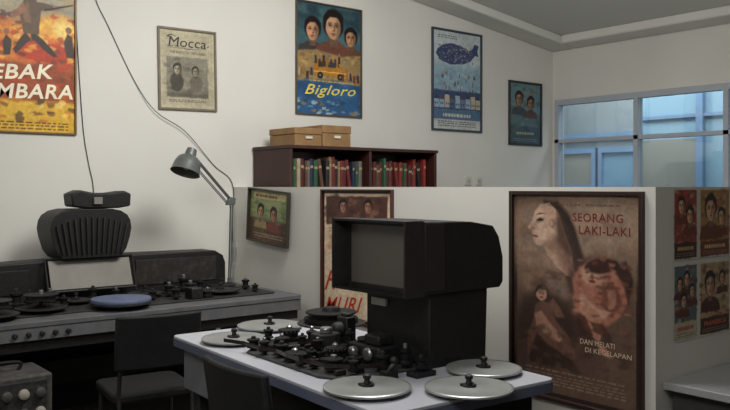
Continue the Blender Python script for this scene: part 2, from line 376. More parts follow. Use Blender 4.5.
s3+=[R(0,0,1,.29,(50,92,136),.01)]+blots(8,24,0,.14,1,.29,.1,[(46,84,126),(66,110,150),(40,70,108)],.02)+blots(9,50,0,0,1,.12,.045,[(116,152,170),(60,90,116),(176,190,192),(50,70,96),(136,116,86)],.004,.8)+lines(.2,.9,[.30],(226,206,120),.008)
poster('large framed blue film poster with painted faces, truck and yellow title',(3.787,YW,2.115),.713,.97,(50,80,100),s3,[T('Bigloro',.12,.145,.92,.265,(226,206,84),.006,.38,.015)],frame=(80,72,60),fw=.012)
# 4
s4=[R(0,.60,1,1,(192,202,202)),R(0,.4,1,.66,(142,170,186),.05)]+blots(10,30,0,.4,1,.66,.1,[(150,176,188),(126,158,174),(170,190,196)],.03)
s4+=[PG([(.06,.76),(.10,.82),(.2,.86),(.35,.885),(.55,.875),(.76,.83),(.84,.86),(.88,.91),(.97,.90),(.93,.84),(.96,.78),(.88,.79),(.78,.72),(.6,.68),(.35,.665),(.15,.70)],(64,76,112),.004)]+blots(11,160,.12,.69,.84,.86,.018,[(96,100,130),(160,160,168),(44,50,82),(130,110,112),(180,172,160)],.0025,.8)
r9=random.Random(8)
for i in range(34):
    u=r9.uniform(.08,.92); v=r9.uniform(.40,.60); c_=r9.choice([(70,80,110),(150,90,80),(210,205,190),(90,110,130),(60,56,66)])
    s4+=[PG([(u-.012,v-.035),(u+.012,v-.035),(u+.009,v),(u-.009,v)],c_,.0025,.85),E(u,v+.008,.008,.008,(176,140,118),soft=.0018,a=.9)]
s4+=lines(.1,.5,[.93,.95],(60,70,90))+[R(0,.2,1,.40,(62,78,108),.01)]
for i in range(9):
    u=.02+.11*i; hh=r9.uniform(.06,.13); c_=r9.choice([(150,170,190),(110,124,150),(184,176,156),(84,100,134)])
    s4+=[R(u,.22,u+.1,.24+hh,c_,.003),PG([(u-.01,.24+hh),(u+.05,.28+hh),(u+.11,.24+hh)],(96,70,70) if i%2 else (50,60,92),.003)]
    for q in range(2): s4.append(R(u+.02+.04*q,.25,u+.04+.04*q,.27,(40,48,74),.0015))
s4+=[R(0,0,1,.1,(190,192,186)),R(.0,.1,1,.2,(84,112,138))]+lines(.1,.9,[.03,.055,.075],(60,60,80))+lines(.2,.8,[.13],(214,212,198),.03)
poster('tall framed pale blue film poster with a dark crowd shape',(5.368,YW,2.05),.705,1.0,(150,176,190),s4,[],frame=(60,64,74),fw=.02)
# 5
s5=[R(0,.5,1,1,(104,134,140))]+blots(13,50,0,.3,1,.98,.08,[(70,86,84),(118,142,146),(144,122,100),(90,108,112),(124,94,70)],.015)
s5+=face(.3,.74,.13,(160,124,98),k=.8,shirt=(60,70,74),w=.5)+face(.68,.68,.12,(150,114,88),k=.8,shirt=(90,60,50),w=.5)+[R(0,0,1,.28,(70,88,96),.01)]+blots(14,20,0,0,1,.3,.08,[(76,94,102),(58,70,78),(96,90,80)])+lines(.1,.9,[.04,.07],(150,156,150))+lines(.2,.8,[.15],(186,174,136),.04)
poster('small dark-framed teal and brown film poster',(6.489,YW,1.945),.545,.685,(90,110,110),s5,[],frame=(40,42,44),fw=.022)
# wall X posters, facing -X
XP=3.2-0.001; RZ=-math.pi/2
s6=[R(0,.45,1,1,(146,154,108),.02)]+blots(15,60,0,.4,1,1,.08,[(100,124,76),(170,170,120),(130,142,98),(84,94,66)],.012)+[R(0,-.02,1,.42,(88,66,54),.02)]+blots(16,40,0,0,1,.42,.07,[(120,82,64),(60,48,42),(160,118,86)],.01)
s6+=face(.28,.58,.09,(180,140,108),k=1.4,shirt=(150,130,90),w=.5)+face(.62,.54,.09,(160,116,90),k=1.4,shirt=(120,60,50),w=.5)+[R(.08,.84,.92,.95,(196,188,136),.002)]+lines(.12,.88,[.08,.13],(170,160,128),.02)+lines(.14,.7,[.87],(130,60,46),.05)
poster('landscape green and brown film still board hung on the partition',(XP-.03,5.31,1.10),.55,.40,(110,110,76),s6,[],frame=(52,48,40),fw=.012,rotz=RZ,name='framed_picture',cat='picture',depth=.03,tilt=math.radians(4),step=.004)
s7=[R(.03,.02,.97,.98,(220,198,170)),R(.06,.74,.94,.96,(84,54,48),.006)]+blots(17,40,.06,.74,.94,.96,.06,[(110,70,58),(60,42,38),(146,104,84),(90,60,52)],.012)+face(.32,.88,.06,(164,116,94),k=.78)+face(.68,.88,.06,(154,110,88),k=.78)+lines(.1,.9,[.70,.68],(140,60,48))+lines(.1,.9,[.02],(90,50,40))+blots(41,30,.1,.5,.9,.66,.06,[(196,150,120),(170,116,92),(206,176,146)],.012,.6)
poster('tan film poster with slanted red lettering fixed to the partition',(XP,4.40,.62),.74,.865,(60,34,30),s7,[T('FAK',.03,.21,.62,.36,(184,58,40),.008,.45,.06),T('MURI',.04,.04,.60,.155,(184,58,40),.008,.40,.04)],frame=(66,40,34),fw=.012,rotz=RZ)
# big brown poster
SK=(196,160,138); LT=(222,190,166); SD=(126,94,80); DK=(54,42,38); RS=(176,118,98)
s8=[R(.03,.02,.97,.98,(104,82,70)),E(.5,.82,.62,.28,(144,117,98),soft=.12),E(.75,.86,.34,.14,(162,135,114),soft=.06),E(.3,.3,.4,.2,(84,64,56),soft=.1)]
s8+=blots(19,90,.05,.5,.95,.97,.07,[(154,126,106),(126,100,84),(166,138,118),(114,90,76),(142,130,120)],.02,.5)
s8+=[PG([(.26,.975),(.38,.965),(.48,.90),(.54,.80),(.59,.68),(.70,.56),(.62,.48),(.50,.52),(.44,.62),(.40,.74),(.36,.86)],DK,.015),
 PG([(.23,.955),(.19,.925),(.175,.895),(.165,.870),(.13,.842),(.132,.830),(.168,.822),(.158,.806),(.172,.797),(.163,.783),(.176,.765),(.20,.748),(.26,.742),(.30,.70),(.36,.655),(.44,.61),(.52,.60),(.50,.70),(.44,.82),(.38,.92),(.31,.965)],SK,.004),
 PG([(.22,.94),(.19,.90),(.18,.87),(.24,.85),(.27,.90)],LT,.015,.8),E(.235,.80,.05,.035,LT,soft=.02,a=.8),E(.29,.84,.06,.05,LT,soft=.03,a=.45),
 PG([(.26,.745),(.36,.72),(.42,.64),(.50,.60),(.50,.70),(.42,.80),(.36,.80),(.33,.765)],SD,.03,.75),
 PG([(.38,.92),(.36,.86),(.38,.78),(.44,.72),(.50,.70),(.44,.85)],(76,56,49),.02,.8),
 E(.235,.872,.035,.010,SD,15,.008,.8,.74),PG([(.20,.872),(.235,.884),(.268,.872),(.235,.868)],(44,30,27),.0019),PG([(.195,.896),(.23,.912),(.285,.908),(.23,.903)],(64,44,38),.003),
 E(.17,.832,.018,.006,SD,soft=.004,a=.7),PG([(.168,.799),(.205,.797),(.225,.790),(.20,.785),(.168,.789)],(140,66,58),.002),
 E(.335,.86,.022,.022,SD,soft=.006,a=.7),E(.33,.86,.012,.014,SK,soft=.003,a=.9)]
for i in range(9):   # hair strands
    u=.36+.02*i; s8.append(PG([(u,.95-.02*i),(u+.006,.95-.02*i),(u+.12,.66-.01*i),(u+.11,.66-.01*i)],(96,74,64),.003,.5))
s8+=[E(.70,.58,.24,.13,(96,68,58),soft=.04),
 PG([(.50,.60),(.56,.66),(.66,.70),(.80,.69),(.90,.62),(.92,.52),(.86,.44),(.74,.38),(.62,.36),(.54,.42),(.50,.50)],RS,.012),
 E(.66,.63,.10,.055,(206,160,136),20,.012,.95,.74),E(.72,.668,.13,.035,(60,40,36),8,.008,.95,.74),E(.615,.635,.014,.006,(50,34,30),soft=.002),E(.69,.645,.016,.006,(50,34,30),soft=.002),PG([(.60,.648),(.64,.656),(.64,.651),(.60,.643)],(60,42,36),.0019),PG([(.67,.66),(.71,.664),(.71,.659),(.67,.655)],(60,42,36),.0019),
 E(.65,.612,.010,.02,SD,soft=.005,a=.8),E(.65,.592,.028,.007,(136,56,50),soft=.003),
 PG([(.74,.60),(.84,.58),(.88,.50),(.80,.44),(.72,.48)],(116,70,58),.012,.85),PG([(.76,.56),(.82,.56),(.83,.50),(.78,.47)],(192,142,118),.008,.7),
 PG([(.56,.56),(.62,.50),(.72,.46),(.80,.46),(.74,.42),(.62,.41),(.55,.46)],(210,164,138),.008,.9),
 PG([(.60,.50),(.70,.44),(.74,.36),(.70,.30),(.62,.36),(.56,.44)],(188,136,112),.006,.9),PG([(.70,.30),(.76,.28),(.80,.24),(.74,.25),(.66,.31)],(188,136,112),.004,.9),
 PG([(.52,.44),(.60,.42),(.66,.34),(.64,.30),(.54,.36)],(76,50,42),.008,.85),PG([(.64,.40),(.74,.40),(.80,.34),(.76,.33),(.68,.35)],(84,54,46),.006,.8),
 PG([(.80,.66),(.88,.60),(.92,.50),(.95,.62),(.90,.70)],(48,36,33),.01,.85)]
s8+=blots(20,70,.5,.36,.93,.70,.028,[(146,84,64),(196,150,126),(106,60,48),(166,106,84),(72,48,42)],.005,.5)
s8+=[E(.28,.36,.24,.16,(66,49,42),soft=.04),
 PG([(.12,.18),(.12,.28),(.17,.38),(.19,.45),(.25,.475),(.32,.45),(.36,.38),(.46,.32),(.52,.24),(.50,.16)],(112,80,68),.006),
 E(.245,.505,.046,.036,(190,146,122),soft=.004),PG([(.19,.50),(.20,.54),(.26,.555),(.31,.53),(.305,.49),(.28,.525),(.22,.525)],(34,26,25),.004),E(.232,.505,.006,.003,(40,28,26)),E(.26,.505,.006,.003,(40,28,26)),E(.246,.487,.014,.004,(130,64,56)),
 PG([(.18,.40),(.24,.42),(.32,.36),(.42,.30),(.40,.27),(.28,.30),(.20,.34)],(178,134,112),.006,.9),PG([(.14,.2),(.2,.3),(.34,.24),(.5,.2),(.5,.15),(.14,.15)],(56,42,37),.01,.9),
 PG([(.30,.46),(.36,.40),(.44,.40),(.40,.44),(.34,.49)],(132,96,80),.006,.8)]
s8+=blots(21,60,.06,.13,.95,.34,.04,[(78,59,50),(96,72,62),(64,48,42),(112,84,72)],.008,.5)+blots(51,30,.08,.5,.4,.62,.04,[(114,86,72),(92,68,58),(136,106,88)],.008,.5)
s8+=lines(.1,.9,[.06,.075,.09,.105,.125],(156,130,110),.006)
poster('large dark-framed brown film poster with a pale upturned painted profile',(XP,2.735,.45),.765,1.03,(52,40,36),s8,
 [T('SEORANG',.50,.875,.88,.915,(112,44,36),.008,0),T('LAKI-LAKI',.55,.815,.93,.855,(112,44,36),.008,0),T('DAN MELATI',.56,.290,.82,.314,(204,178,152),False),T('DI KEGELAPAN',.60,.253,.94,.276,(204,178,152),False),
  T('GALA FILM   PRODUKSI',.3,.948,.86,.958,(90,64,54),False)],frame=(46,31,28),fw=.02,rotz=RZ,depth=.025,step=.0038,dim=.90)
# small posters on the short return wall
cols=[((134,54,46),(186,80,56),(206,160,126)),((150,112,66),(180,92,56),(208,162,128)),((74,92,100),(160,74,58),(200,154,122)),((160,136,104),(122,56,48),(196,150,120))]
desc=['red','golden brown','blue-grey','tan']
for i in range(4):
    r,c=divmod(i,2); x0=3.345+c*.226; ww=.206 if c==0 else .29; z0=(1.168 if r==0 else .80)
    bg,a1,sk=cols[i]; hh=.325 if r==0 else .347; k_=ww/hh
    pal=[bg,a1,tuple(int(v*.65) for v in bg),tuple(int(v*.7) for v in a1),(190,176,150),tuple(int(v*.8) for v in sk)]
    sh=[R(.03,.02,.97,.98,tuple(int(v*1.1) for v in bg))]+blots(30+i,70,.04,.2,.96,.97,.08,pal,.007,.65)
    lay={0:((.32,.76,.16),(.68,.62,.17)),1:((.36,.70,.19),(.72,.58,.12)),2:((.25,.74,.13),(.55,.80,.14),(.78,.64,.13),(.42,.52,.14)),3:((.34,.68,.17),(.74,.76,.1))}[i]
    for fx_,fy_,q in lay: sh+=face(fx_,fy_,q,sk,k=k_,shirt=tuple(int(v*.6) for v in a1),w=ww)
    fb=[(60,34,32),(110,54,38),(186,174,150),(66,40,36)][i]
    sh+=[R(.03,.02,.97,.24,fb,.004)]+lines(.1,.9,[.05,.08],(170,156,134) if i!=2 else (70,60,56))
    tx=[T('FRANSISCA',.14,.13,.86,.19,(216,110,76))] if i==3 else []
    if i!=3: sh+=lines(.16,.84,[.13],[(220,184,120),(236,206,130),(170,50,44)][i],.05)
    poster('small %s film poster with painted faces on the white wall'%desc[i],(x0,1.919,z0),ww,hh,(214,206,192),sh,tx,name='wall_poster',group='small posters on the return wall',step=.0022)

# wall sockets
for x in (5.83,5.99):
    o=MB().box(x,x+.085,YB-.015,YB,1.52,1.605,cream).box(x+.02,x+.065,YB-.02,YB-.015,1.545,1.58,lgrey).build('wall_socket',bevel=.003)
    top(o,'small cream plastic wall socket on the white wall','socket','wall sockets beside the bookcase')
# cables
def smooth_path(P_,n=6):
    P_=[Vector(p) for p in P_]; out=[]
    for i in range(len(P_)-1):
        p0=P_[max(i-1,0)];p1=P_[i];p2=P_[i+1];p3=P_[min(i+2,len(P_)-1)]
        for k in range(n):
            t=k/n
            out.append(0.5*((2*p1)+(p2-p0)*t+(2*p0-5*p1+4*p2-p3)*t*t+(3*p1-p0-3*p2+p3)*t**3))
    out.append(P_[-1]); return out
yc=YB-.006
top(MB().tube(smooth_path([(1.93,yc,3.62),(1.935,yc,3.1),(1.944,yc,2.8),(1.965,yc,2.385),(2.0,yc,1.9),(2.04,yc,1.65),(2.07,yc,1.5),(2.08,yc,1.2),(2.08,yc,.5),(2.08,yc,0.01)]),.003,dgrey).build('power_cable'),'thin dark cable hanging straight down the white wall','cable')
top(MB().tube(smooth_path([(1.95,yc,3.62),(2.0,yc,3.1),(2.09,yc,2.82),(2.175,yc,2.656),(2.37,yc,2.28),(2.53,yc-.02,2.06),(2.77,yc-.02,1.92),(3.02,yc,1.67),(3.18,yc-.005,1.53),(3.19,yc,1.2),(3.19,yc,.01)]),.003,dgrey).build('power_cable.001'),'thin dark cable swagged diagonally across the wall past the sepia poster','cable')

# ---------------- bookcase
bc=thing('bookcase','dark red-brown wooden bookcase filled with books behind the partition','bookcase',(4.14,5.32,0))
bx0,bx1,by0,by1,bh=3.37,4.91,5.05,5.58,1.82
MB().box(bx0,bx1,by1-.015,by1,0.02,bh-.025,woodd).box(bx0,bx0+.025,by0,by1-.015,0,bh-.025,woodd).box(bx1-.025,bx1,by0,by1-.015,0,bh-.025,woodd).box(4.148,4.172,by0,by1-.015,.05,bh-.025,woodd).box(bx0-.01,bx1+.01,by0-.01,by1,bh-.025,bh,woodd).build('body',bc,bevel=.002)
SZ=1.46
for z in (.06,.52,1.0,SZ-.022):
    for a,b in ((bx0+.025,4.148),(4.172,bx1-.025)):
        MB().box(a,b,by0+.01,by1-.015,z,z+.022,woodd).build('shelf',bc)
pages=M('page_paper',(176,166,142),0.8,0,.1,40)
bcol={'brown':(88,60,45),'cream':(154,142,116),'dark green':(38,78,56),'red':(122,42,36),'dark red':(98,34,32),'maroon':(76,31,33),'grey':(98,94,89),'tan':(126,100,72),'teal':(52,92,84),'navy':(38,44,66),'black':(32,30,32)}
proto={}
BV=[(.020,.245),(.030,.26),(.040,.225),(.026,.28),(.018,.205),(.034,.25)]
def book(kind,variant,loc,lean=0):
    key=(kind,variant)
    w,h=BV[variant]
    if key not in proto:
        d=.19
        cm=M('book_'+kind.replace(' ','_'),bcol[kind],.6,0,.2,14)
        b=MB().box(0,.0025,0,d,0,h,cm).box(w-.0025,w,0,d,0,h,cm).prism([(0,.003),(w,.003),(w*.75,-.003),(w*.25,-.003)],0,h,cm,'XY')
        b.box(.0025,w-.0025,.003,d-.005,.003,h-.003,pages).box(.002,w-.002,-.0038,-.002,h*.72,h*.8,M('spine_label',(150,130,100),.6))
        ob=b.build('book'); o=ob
        me=o.data; off=WL[o]
        for v in me.vertices: v.co+=off
        proto[key]=ob
    else:
        o=proto[key].copy(); COL.objects.link(o)
    o.location=loc; o.rotation_euler=(0,lean,0)
    o['label']=kind+' hardback book '+('leaning' if lean else 'standing upright')+' on the bookcase shelf'; o['category']='book'; o['group']='books on the top shelf of the bookcase'
    return w,h
for (a,b,ks) in ((bx0+.03,4.14,['brown','maroon','brown','tan','black','grey','dark red','navy','cream','dark green','black','brown']),(4.178,bx1-.05,['red','dark green','red','dark green','maroon','dark red','red','teal','brown','black'])):
    x=a; cnt=0; lastk=None
    while x<b-.045:
        k_=random.choice([q for q in ks if q!=lastk]); lastk=k_
        v_=random.randrange(6); y_=by0+.05+random.random()*.03
        if cnt in (9,17):
            w,h=BV[v_]; ln=-math.radians(9)
            if x+w*math.cos(ln)+.05>b-.04: break
            xx=x+h*math.sin(-ln)
            book(k_,v_,(xx,y_,SZ+.0005),ln); x=xx+w*math.cos(ln)+.006
        else:
            w,h=book(k_,v_,(x,y_,SZ)); x+=w+.002+(random.random()<.12)*.008
        cnt+=1
# boxes on bookcase
for (a,b,h,t) in ((3.45,3.70,.14,'small'),(3.712,3.99,.17,'large')):
    e=thing('storage_box',('smaller' if t=='small' else 'larger')+' tan wooden storage box with lid on top of the bookcase','box',((a+b)/2,5.28,bh))
    MB().box(a,b,5.1,5.46,bh,bh+h*.62,woodl).build('body',e,bevel=.003)
    MB().box(a-.004,b+.004,5.096,5.464,bh+h*.62+.003,bh+h,woodl).build('lid',e,bevel=.004)
    MB().box((a+b)/2-.03,(a+b)/2+.03,5.088,5.0975,bh+h*.4,bh+h*.52,cream).build('paper_label',e)

# ---------------- machine helpers
def plate(parent,x,y,z,zt,r=.15,m=platem,hub=True,name='film_plate'):
    o=MB().lathe([(0,0),(r-.004,0),(r,.002),(r,.008),(r-.003,.0095),(r-.010,.0085),(r*.32,.0085),(r*.3,.0095),(0,.0095)],(x,y,z),m,56)
    o.lathe([(r+.0003,.0005),(r+.002,.002),(r+.002,.008),(r-.004,.0105)],(x,y,z),rimm if m is platem else dgrey,56,caps=False)
    ob=o.build(name,parent)
    MB().lathe([(.035,0),(.035,max(.002,z-zt-.008)),(.05,z-zt-.0005)],(x,y,zt),dgrey,24).build('spindle',ob)
    if hub:
        h=MB().lathe([(.026,0),(.026,.005),(.012,.008),(.009,.022),(.014,.026),(.014,.036),(.008,.04)],(x,y,z+.0095),black,20)
        for k in range(3):
            t=k*2.094+.4; h.box(x+.022*math.cos(t)-.006,x+.022*math.cos(t)+.006,y+.022*math.sin(t)-.006,y+.022*math.sin(t)+.006,z+.0095,z+.018,black)
        h.build('hub',ob)
    return ob
def roller(parent,x,y,z,r=.024,h=.055,cap=steel):
    h=h*1.15
    return MB().lathe([(r*.5,0),(r*.5,h*.15),(r,h*.18),(r,h*.27),(r*.72,h*.34),(r*.72,h*.62),(r,h*.7),(r,h*.8),(r*.6,h*.84)],(x,y,z),blackr,20).lathe([(r*.34,0),(r*.34,h*.2),(r*.15,h*.24)],(x,y,z+h*.8),cap,12).build('film_roller',parent)
def sprocket(parent,x,y,z,r,h):
    o=MB().lathe([(r*.9,0),(r,.004),(r,h*.3),(r*.86,h*.36),(r*.86,h*.7),(r,h*.76),(r,h),(r*.5,h+.004)],(x,y,z),blackr,32)
    for k in range(16):
        t=k*math.pi/8; cx_,cy_=x+r*math.cos(t),y+r*math.sin(t)
        o.box(cx_-.002,cx_+.002,cy_-.002,cy_+.002,z+h*.8,z+h*.95,steel)
    o.lathe([(r*.3,0),(r*.3,.012),(r*.12,.018)],(x,y,z+h),steel,16)
    return o.build('drive_sprocket',parent)
def guide_arm(parent,x,y,z,dx,dy,r=.016):
    o=MB().cyl((x,y,z),.016,.02,dgrey,16).tube([(x,y,z+.018),(x+dx,y+dy,z+.018)],.006,dgrey).lathe([(r*.6,0),(r,.004),(r,.01),(r*.7,.014),(r*.7,.03),(r,.034),(r,.042)],(x+dx,y+dy,z+.01),blackr,18)
    return o.build('guide_arm',parent)
filmm=M('film_strip',(34,24,22),.25,0,.2,30)
def strip(parent,pts,z,hh=.016):
    o=MB()
    for (x0,y0),(x1,y1) in zip(pts[:-1],pts[1:]):
        d=math.hypot(x1-x0,y1-y0); nx,ny=-(y1-y0)/d*.0006,(x1-x0)/d*.0006
        o.prism([(x0-nx,y0-ny),(x1-nx,y1-ny),(x1+nx,y1+ny),(x0+nx,y0+ny)],z,z+hh,filmm,'XY')
    return o.build('film_strip',parent)

# ---------------- near editing table
et=thing('film_editing_table','light grey flatbed film editing table with metal plates and black viewer','editing table',(2.03,2.67,0))
tz=.80
TA=math.radians(-3)
def RT(p): return (2.03+p[0]*math.cos(TA)-p[1]*math.sin(TA),2.67+p[0]*math.sin(TA)+p[1]*math.cos(TA))
edge=M('blue_grey_edge',(86,92,110),.45,0,.08,6)
def rrect(x0,x1,y0,y1,r,n=6):
    out=[]
    for cx,cy,a0 in ((x1-r,y1-r,0),(x0+r,y1-r,90),(x0+r,y0+r,180),(x1-r,y0+r,270)):
        for i in range(n+1):
            t=math.radians(a0+90*i/n); out.append((cx+r*math.cos(t),cy+r*math.sin(t)))
    return out
MB().prism([RT(p) for p in rrect(-.40,.40,-.82,.82,.035)],tz-.012,tz,lgrey,'XY').build('table_top',et,bevel=.002)
MB().prism([RT(p) for p in rrect(-.403,.403,-.823,.823,.038)],tz-.045,tz-.012,edge,'XY').build('table_edge',et,label='blue-grey edge band')
MB().prism([RT(p) for p in ((-.34,-.76),(.34,-.76),(.34,.76),(-.34,.76))],.60,tz-.045,blackr,'XY').build('chassis',et,bevel=.006)
fasc=M('pale_fascia',(104,105,110),.5,dust=.1)
MB().prism([RT(p) for p in ((-.365,.34),(-.341,.34),(-.341,.76),(-.365,.76))],.56,tz-.046,fasc,'XY').build('front_panel',et,bevel=.003)
for yy in (-.70,.70):
    for xx in (-.30,.30):
        c=RT((xx,yy)); MB().box(c[0]-.03,c[0]+.03,c[1]-.03,c[1]+.03,0.015,.60,dgrey).lathe([(.035,0),(.03,.015)],(c[0],c[1],0),blackr,16).build('leg',et,bevel=.003)
MB().prism([(1.75,2.30),(1.71,2.38),(1.73,2.92),(1.79,2.98),(1.96,3.02),(2.10,3.0),(2.14,2.90),(2.12,2.25),(1.90,2.25)],tz,tz+.010,pgrey,'XY').build('control_panel',et,bevel=.003)
zp=tz+.010; Zd=.812
for (x,y,r) in ((2.13,3.37,.158),(1.82,3.18,.145),(1.73,2.12,.15),(1.995,1.895,.15),(2.25,2.06,.14)):
    plate(et,x,y,Zd,tz,r)
# raised dark plate with loaded core, behind the rollers
pb=plate(et,2.15,2.89,.885,tz,.15,black)
MB().lathe([(.118,0),(.121,.004),(.121,.020),(.095,.022),(.095,.038),(.115,.040),(.115,.047),(.045,.049),(.038,.065),(.0,.067)],(2.15,2.89,.885+.0095),blackr,40).build('film_core',pb)
# far cluster: stepped casting, drum, guide rollers
MB().prism([(1.82,2.80),(1.80,2.93),(1.87,2.98),(1.98,2.95),(1.99,2.84),(1.93,2.79)],zp,zp+.026,black,'XY').build('drive_casting',et,bevel=.005)
sprocket(et,1.93,2.90,zp+.026,.046,.048); sprocket(et,1.86,2.85,zp+.026,.030,.028)
roller(et,1.77,2.93,zp,.028,.05,dgrey); roller(et,1.755,2.82,zp,.022,.06,steel)
roller(et,1.98,2.80,zp,.024,.08,steel); roller(et,1.86,2.955,zp+.026,.022,.05,dgrey); roller(et,1.80,2.79,zp,.020,.045,dgrey)
# centre cluster: prism block with gate and lens
MB().prism(rrect(1.85,2.05,2.58,2.75,.02),zp,zp+.035,black,'XY').build('head_plinth',et,bevel=.004)
MB().prism([(1.91,2.64),(1.91,2.71),(1.96,2.735),(2.02,2.71),(2.02,2.65),(1.97,2.62)],zp+.035,zp+.085,dgrey,'XY').lathe([(.026,0),(.026,.022),(.018,.026)],(1.965,2.675,zp+.085),steel,24).build('picture_gate',et,bevel=.004)
roller(et,1.88,2.725,zp+.035,.020,.045,dgrey); roller(et,1.875,2.61,zp+.035,.022,.045,steel); roller(et,2.03,2.60,zp+.035,.020,.06,dgrey)
roller(et,1.785,2.735,zp,.028,.055,dgrey); sprocket(et,1.785,2.64,zp,.044,.034)
guide_arm(et,1.755,2.565,zp,-.01,-.035,.02); roller(et,1.82,2.575,zp,.022,.05,dgrey)
MB().box(2.06,2.112,2.66,2.73,zp,zp+.14,black).lathe([(.030,0),(.030,.03),(.02,.045)],(2.06,2.695,zp+.09),dgrey,20,(-1,0,0)).box(2.07,2.10,2.67,2.72,zp+.14,zp+.155,dgrey).build('prism_head',et,bevel=.006)
# near cluster: sound head block, drum and tension arm
MB().box(1.96,2.08,2.33,2.52,zp,zp+.075,black).box(1.975,2.06,2.35,2.44,zp+.075,zp+.115,black).box(1.985,2.03,2.46,2.50,zp+.075,zp+.095,dgrey).lathe([(.020,0),(.020,.03)],(1.96,2.47,zp+.045),steel,16,(-1,0,0)).lathe([(.026,0),(.026,.02)],(1.96,2.385,zp+.045),steel,20,(-1,0,0)).build('sound_head',et,bevel=.008)
MB().prism([(1.82,2.44),(1.82,2.53),(1.91,2.54),(1.925,2.46),(1.88,2.43)],zp,zp+.025,black,'XY').build('drive_casting',et,bevel=.004)
sprocket(et,1.87,2.487,zp+.025,.040,.042); roller(et,1.79,2.39,zp,.036,.055,steel)
roller(et,1.765,2.48,zp,.020,.04,dgrey); roller(et,1.885,2.375,zp,.026,.05,dgrey); roller(et,1.94,2.285,zp,.030,.065,dgrey); roller(et,2.04,2.27,zp,.024,.08,steel); roller(et,1.93,2.565,zp,.020,.06,dgrey)
guide_arm(et,1.86,2.32,zp,-.04,-.01,.02)
strip(et,[(1.70,3.06),(1.735,2.95),(1.73,2.82),(1.755,2.73),(1.74,2.64),(1.735,2.54),(1.745,2.48),(1.75,2.39),(1.81,2.31),(1.91,2.26)],zp+.022)
strip(et,[(1.765,2.765),(1.865,2.745),(1.90,2.675),(1.86,2.59),(1.80,2.595)],zp+.05)
MB().box(1.755,1.80,2.325,2.345,zp,zp+.02,black).build('switch_block',et,bevel=.003)
MB().box(1.88,1.94,2.195,2.235,tz,tz+.03,black).tube([(1.91,2.215,tz+.03),(1.91,2.185,tz+.065)],.006,steel).lathe([(.012,0),(.016,.012),(.01,.024)],(1.91,2.185,tz+.06),black,12).build('control_lever',et,bevel=.003)
MB().box(1.98,2.08,2.14,2.20,tz,tz+.02,black).build('counter_box',et,bevel=.004)
roller(et,2.03,2.17,tz+.02,.026,.05,dgrey)
# screen housing
HY0,HY1=2.21,2.665
TZ=1.372
hs=MB().prism([(2.085,TZ-.005),(2.34,TZ-.010),(2.47,TZ-.030),(2.505,TZ-.075),(2.53,TZ-.16),(2.53,1.11),(2.51,1.088),(2.085,1.088)],HY0,HY1,black).build('screen_housing',et,bevel=.004)
MB().prism([(2.125,1.0875),(2.45,1.0875),(2.44,tz),(2.125,tz)],HY0+.014,HY1-.06,black).build('viewer_base',et,bevel=.004)
hd=MB()
hd.prism([(1.985,TZ),(2.085,TZ-.002),(2.085,1.083),(1.985,1.083)],HY0,HY0+.009,brownk)
hd.prism([(1.985,HY1),(2.085,HY1),(2.085,HY1-.035),(2.045,HY1-.035),(1.985,HY1-.009)],1.093,TZ-.010,black,'XY')
hd.box(1.985,2.085,HY0+.009,HY1,TZ-.010,TZ,black).box(1.985,2.085,HY0+.009,HY1,1.083,1.093,blackr)
hd.build('hood',hs,bevel=.0015)
MB().box(2.088,2.19,HY0-.003,HY0-.0002,1.10,TZ-.012,brownk).build('side_panel',hs,bevel=.001)
scr=M('projection_screen',(80,75,70),.35,0,.06,2,.5)
a0,a1,b0,b1=HY0+.022,HY1-.050,1.110,TZ-.024
MB().box(2.050,2.0845,a0,a1,b0,b1,scr).build('screen',hs,label='blank grey-brown projection screen')
MB().box(2.044,2.0848,HY0+.009,a0,1.093,TZ-.010,black).box(2.044,2.0848,a1,HY1-.035,1.093,TZ-.010,black).box(2.044,2.0848,a0,a1,b1,TZ-.010,black).box(2.044,2.0848,a0,a1,1.093,b0,black).build('screen_bezel',hs)
MB().box(2.112,2.124,2.47,2.56,1.015,1.045,cream).build('name_plate',et,label='small cream name plate')

# ---------------- far editing table
ft=thing('film_editing_table.001','older grey film editing table with black rear cabinet','editing table',(2.0,4.9,0))
dx0,dx1,dy0,dy1,dz=.95,3.05,4.42,5.36,.78
MB().prism(rrect(dx0,dx1,dy0,dy1,.03),dz-.03,dz,mgrey,'XY').build('table_top',ft,bevel=.004)
MB().box(dx0+.01,dx1-.01,dy0+.005,dy0+.03,dz-.10,dz-.03,M('pale_front_panel',(86,87,90),.5,dust=.3)).build('front_panel',ft,bevel=.003)
MB().box(dx0+.02,dx1-.02,dy0+.03,dy1-.02,dz-.16,dz-.03,black).build('chassis',ft)
for i in range(9):
    MB().lathe([(.014,0),(.014,.012),(.010,.016)],(1.22+.07*i if i<5 else 1.9+.10*(i-5),dy0+.005,dz-.065),black,14,(0,-1,0)).build('knob',ft)
for x in (dx0+.05,dx1-.17):
    MB().box(x,x+.12,dy0+.1,dy1-.12,0.0,dz-.16,dgrey).build('pedestal',ft,bevel=.006)
MB().box(dx0+.17,dx1-.17,dy1-.2,dy1-.16,.25,.4,dgrey).build('stretcher',ft)
MB().box(dx0+.17,dx1-.17,dy1-.06,dy1-.045,.05,dz-.17,blackr).build('back_panel',ft)
MB().prism(rrect(1.05,2.95,4.58,5.1,.04),dz,dz+.01,dgrey,'XY').build('control_panel',ft,bevel=.002)
cab=MB().prism([(.95,dz),(2.86,dz),(2.86,.96),(2.84,1.01),(2.78,1.045),(2.2,1.05),(1.5,1.035),(.95,1.02)],5.12,5.34,black).build('rear_cabinet',ft,bevel=.008)
MB().box(2.18,2.78,5.112,5.119,.84,1.01,M('dark_brown_panel',(34,29,28),.5,dust=.15)).build('cabinet_panel',cab,bevel=.003)
MB().box(1.0,1.5,5.112,5.119,.84,.99,black).build('cabinet_panel',cab,bevel=.003)
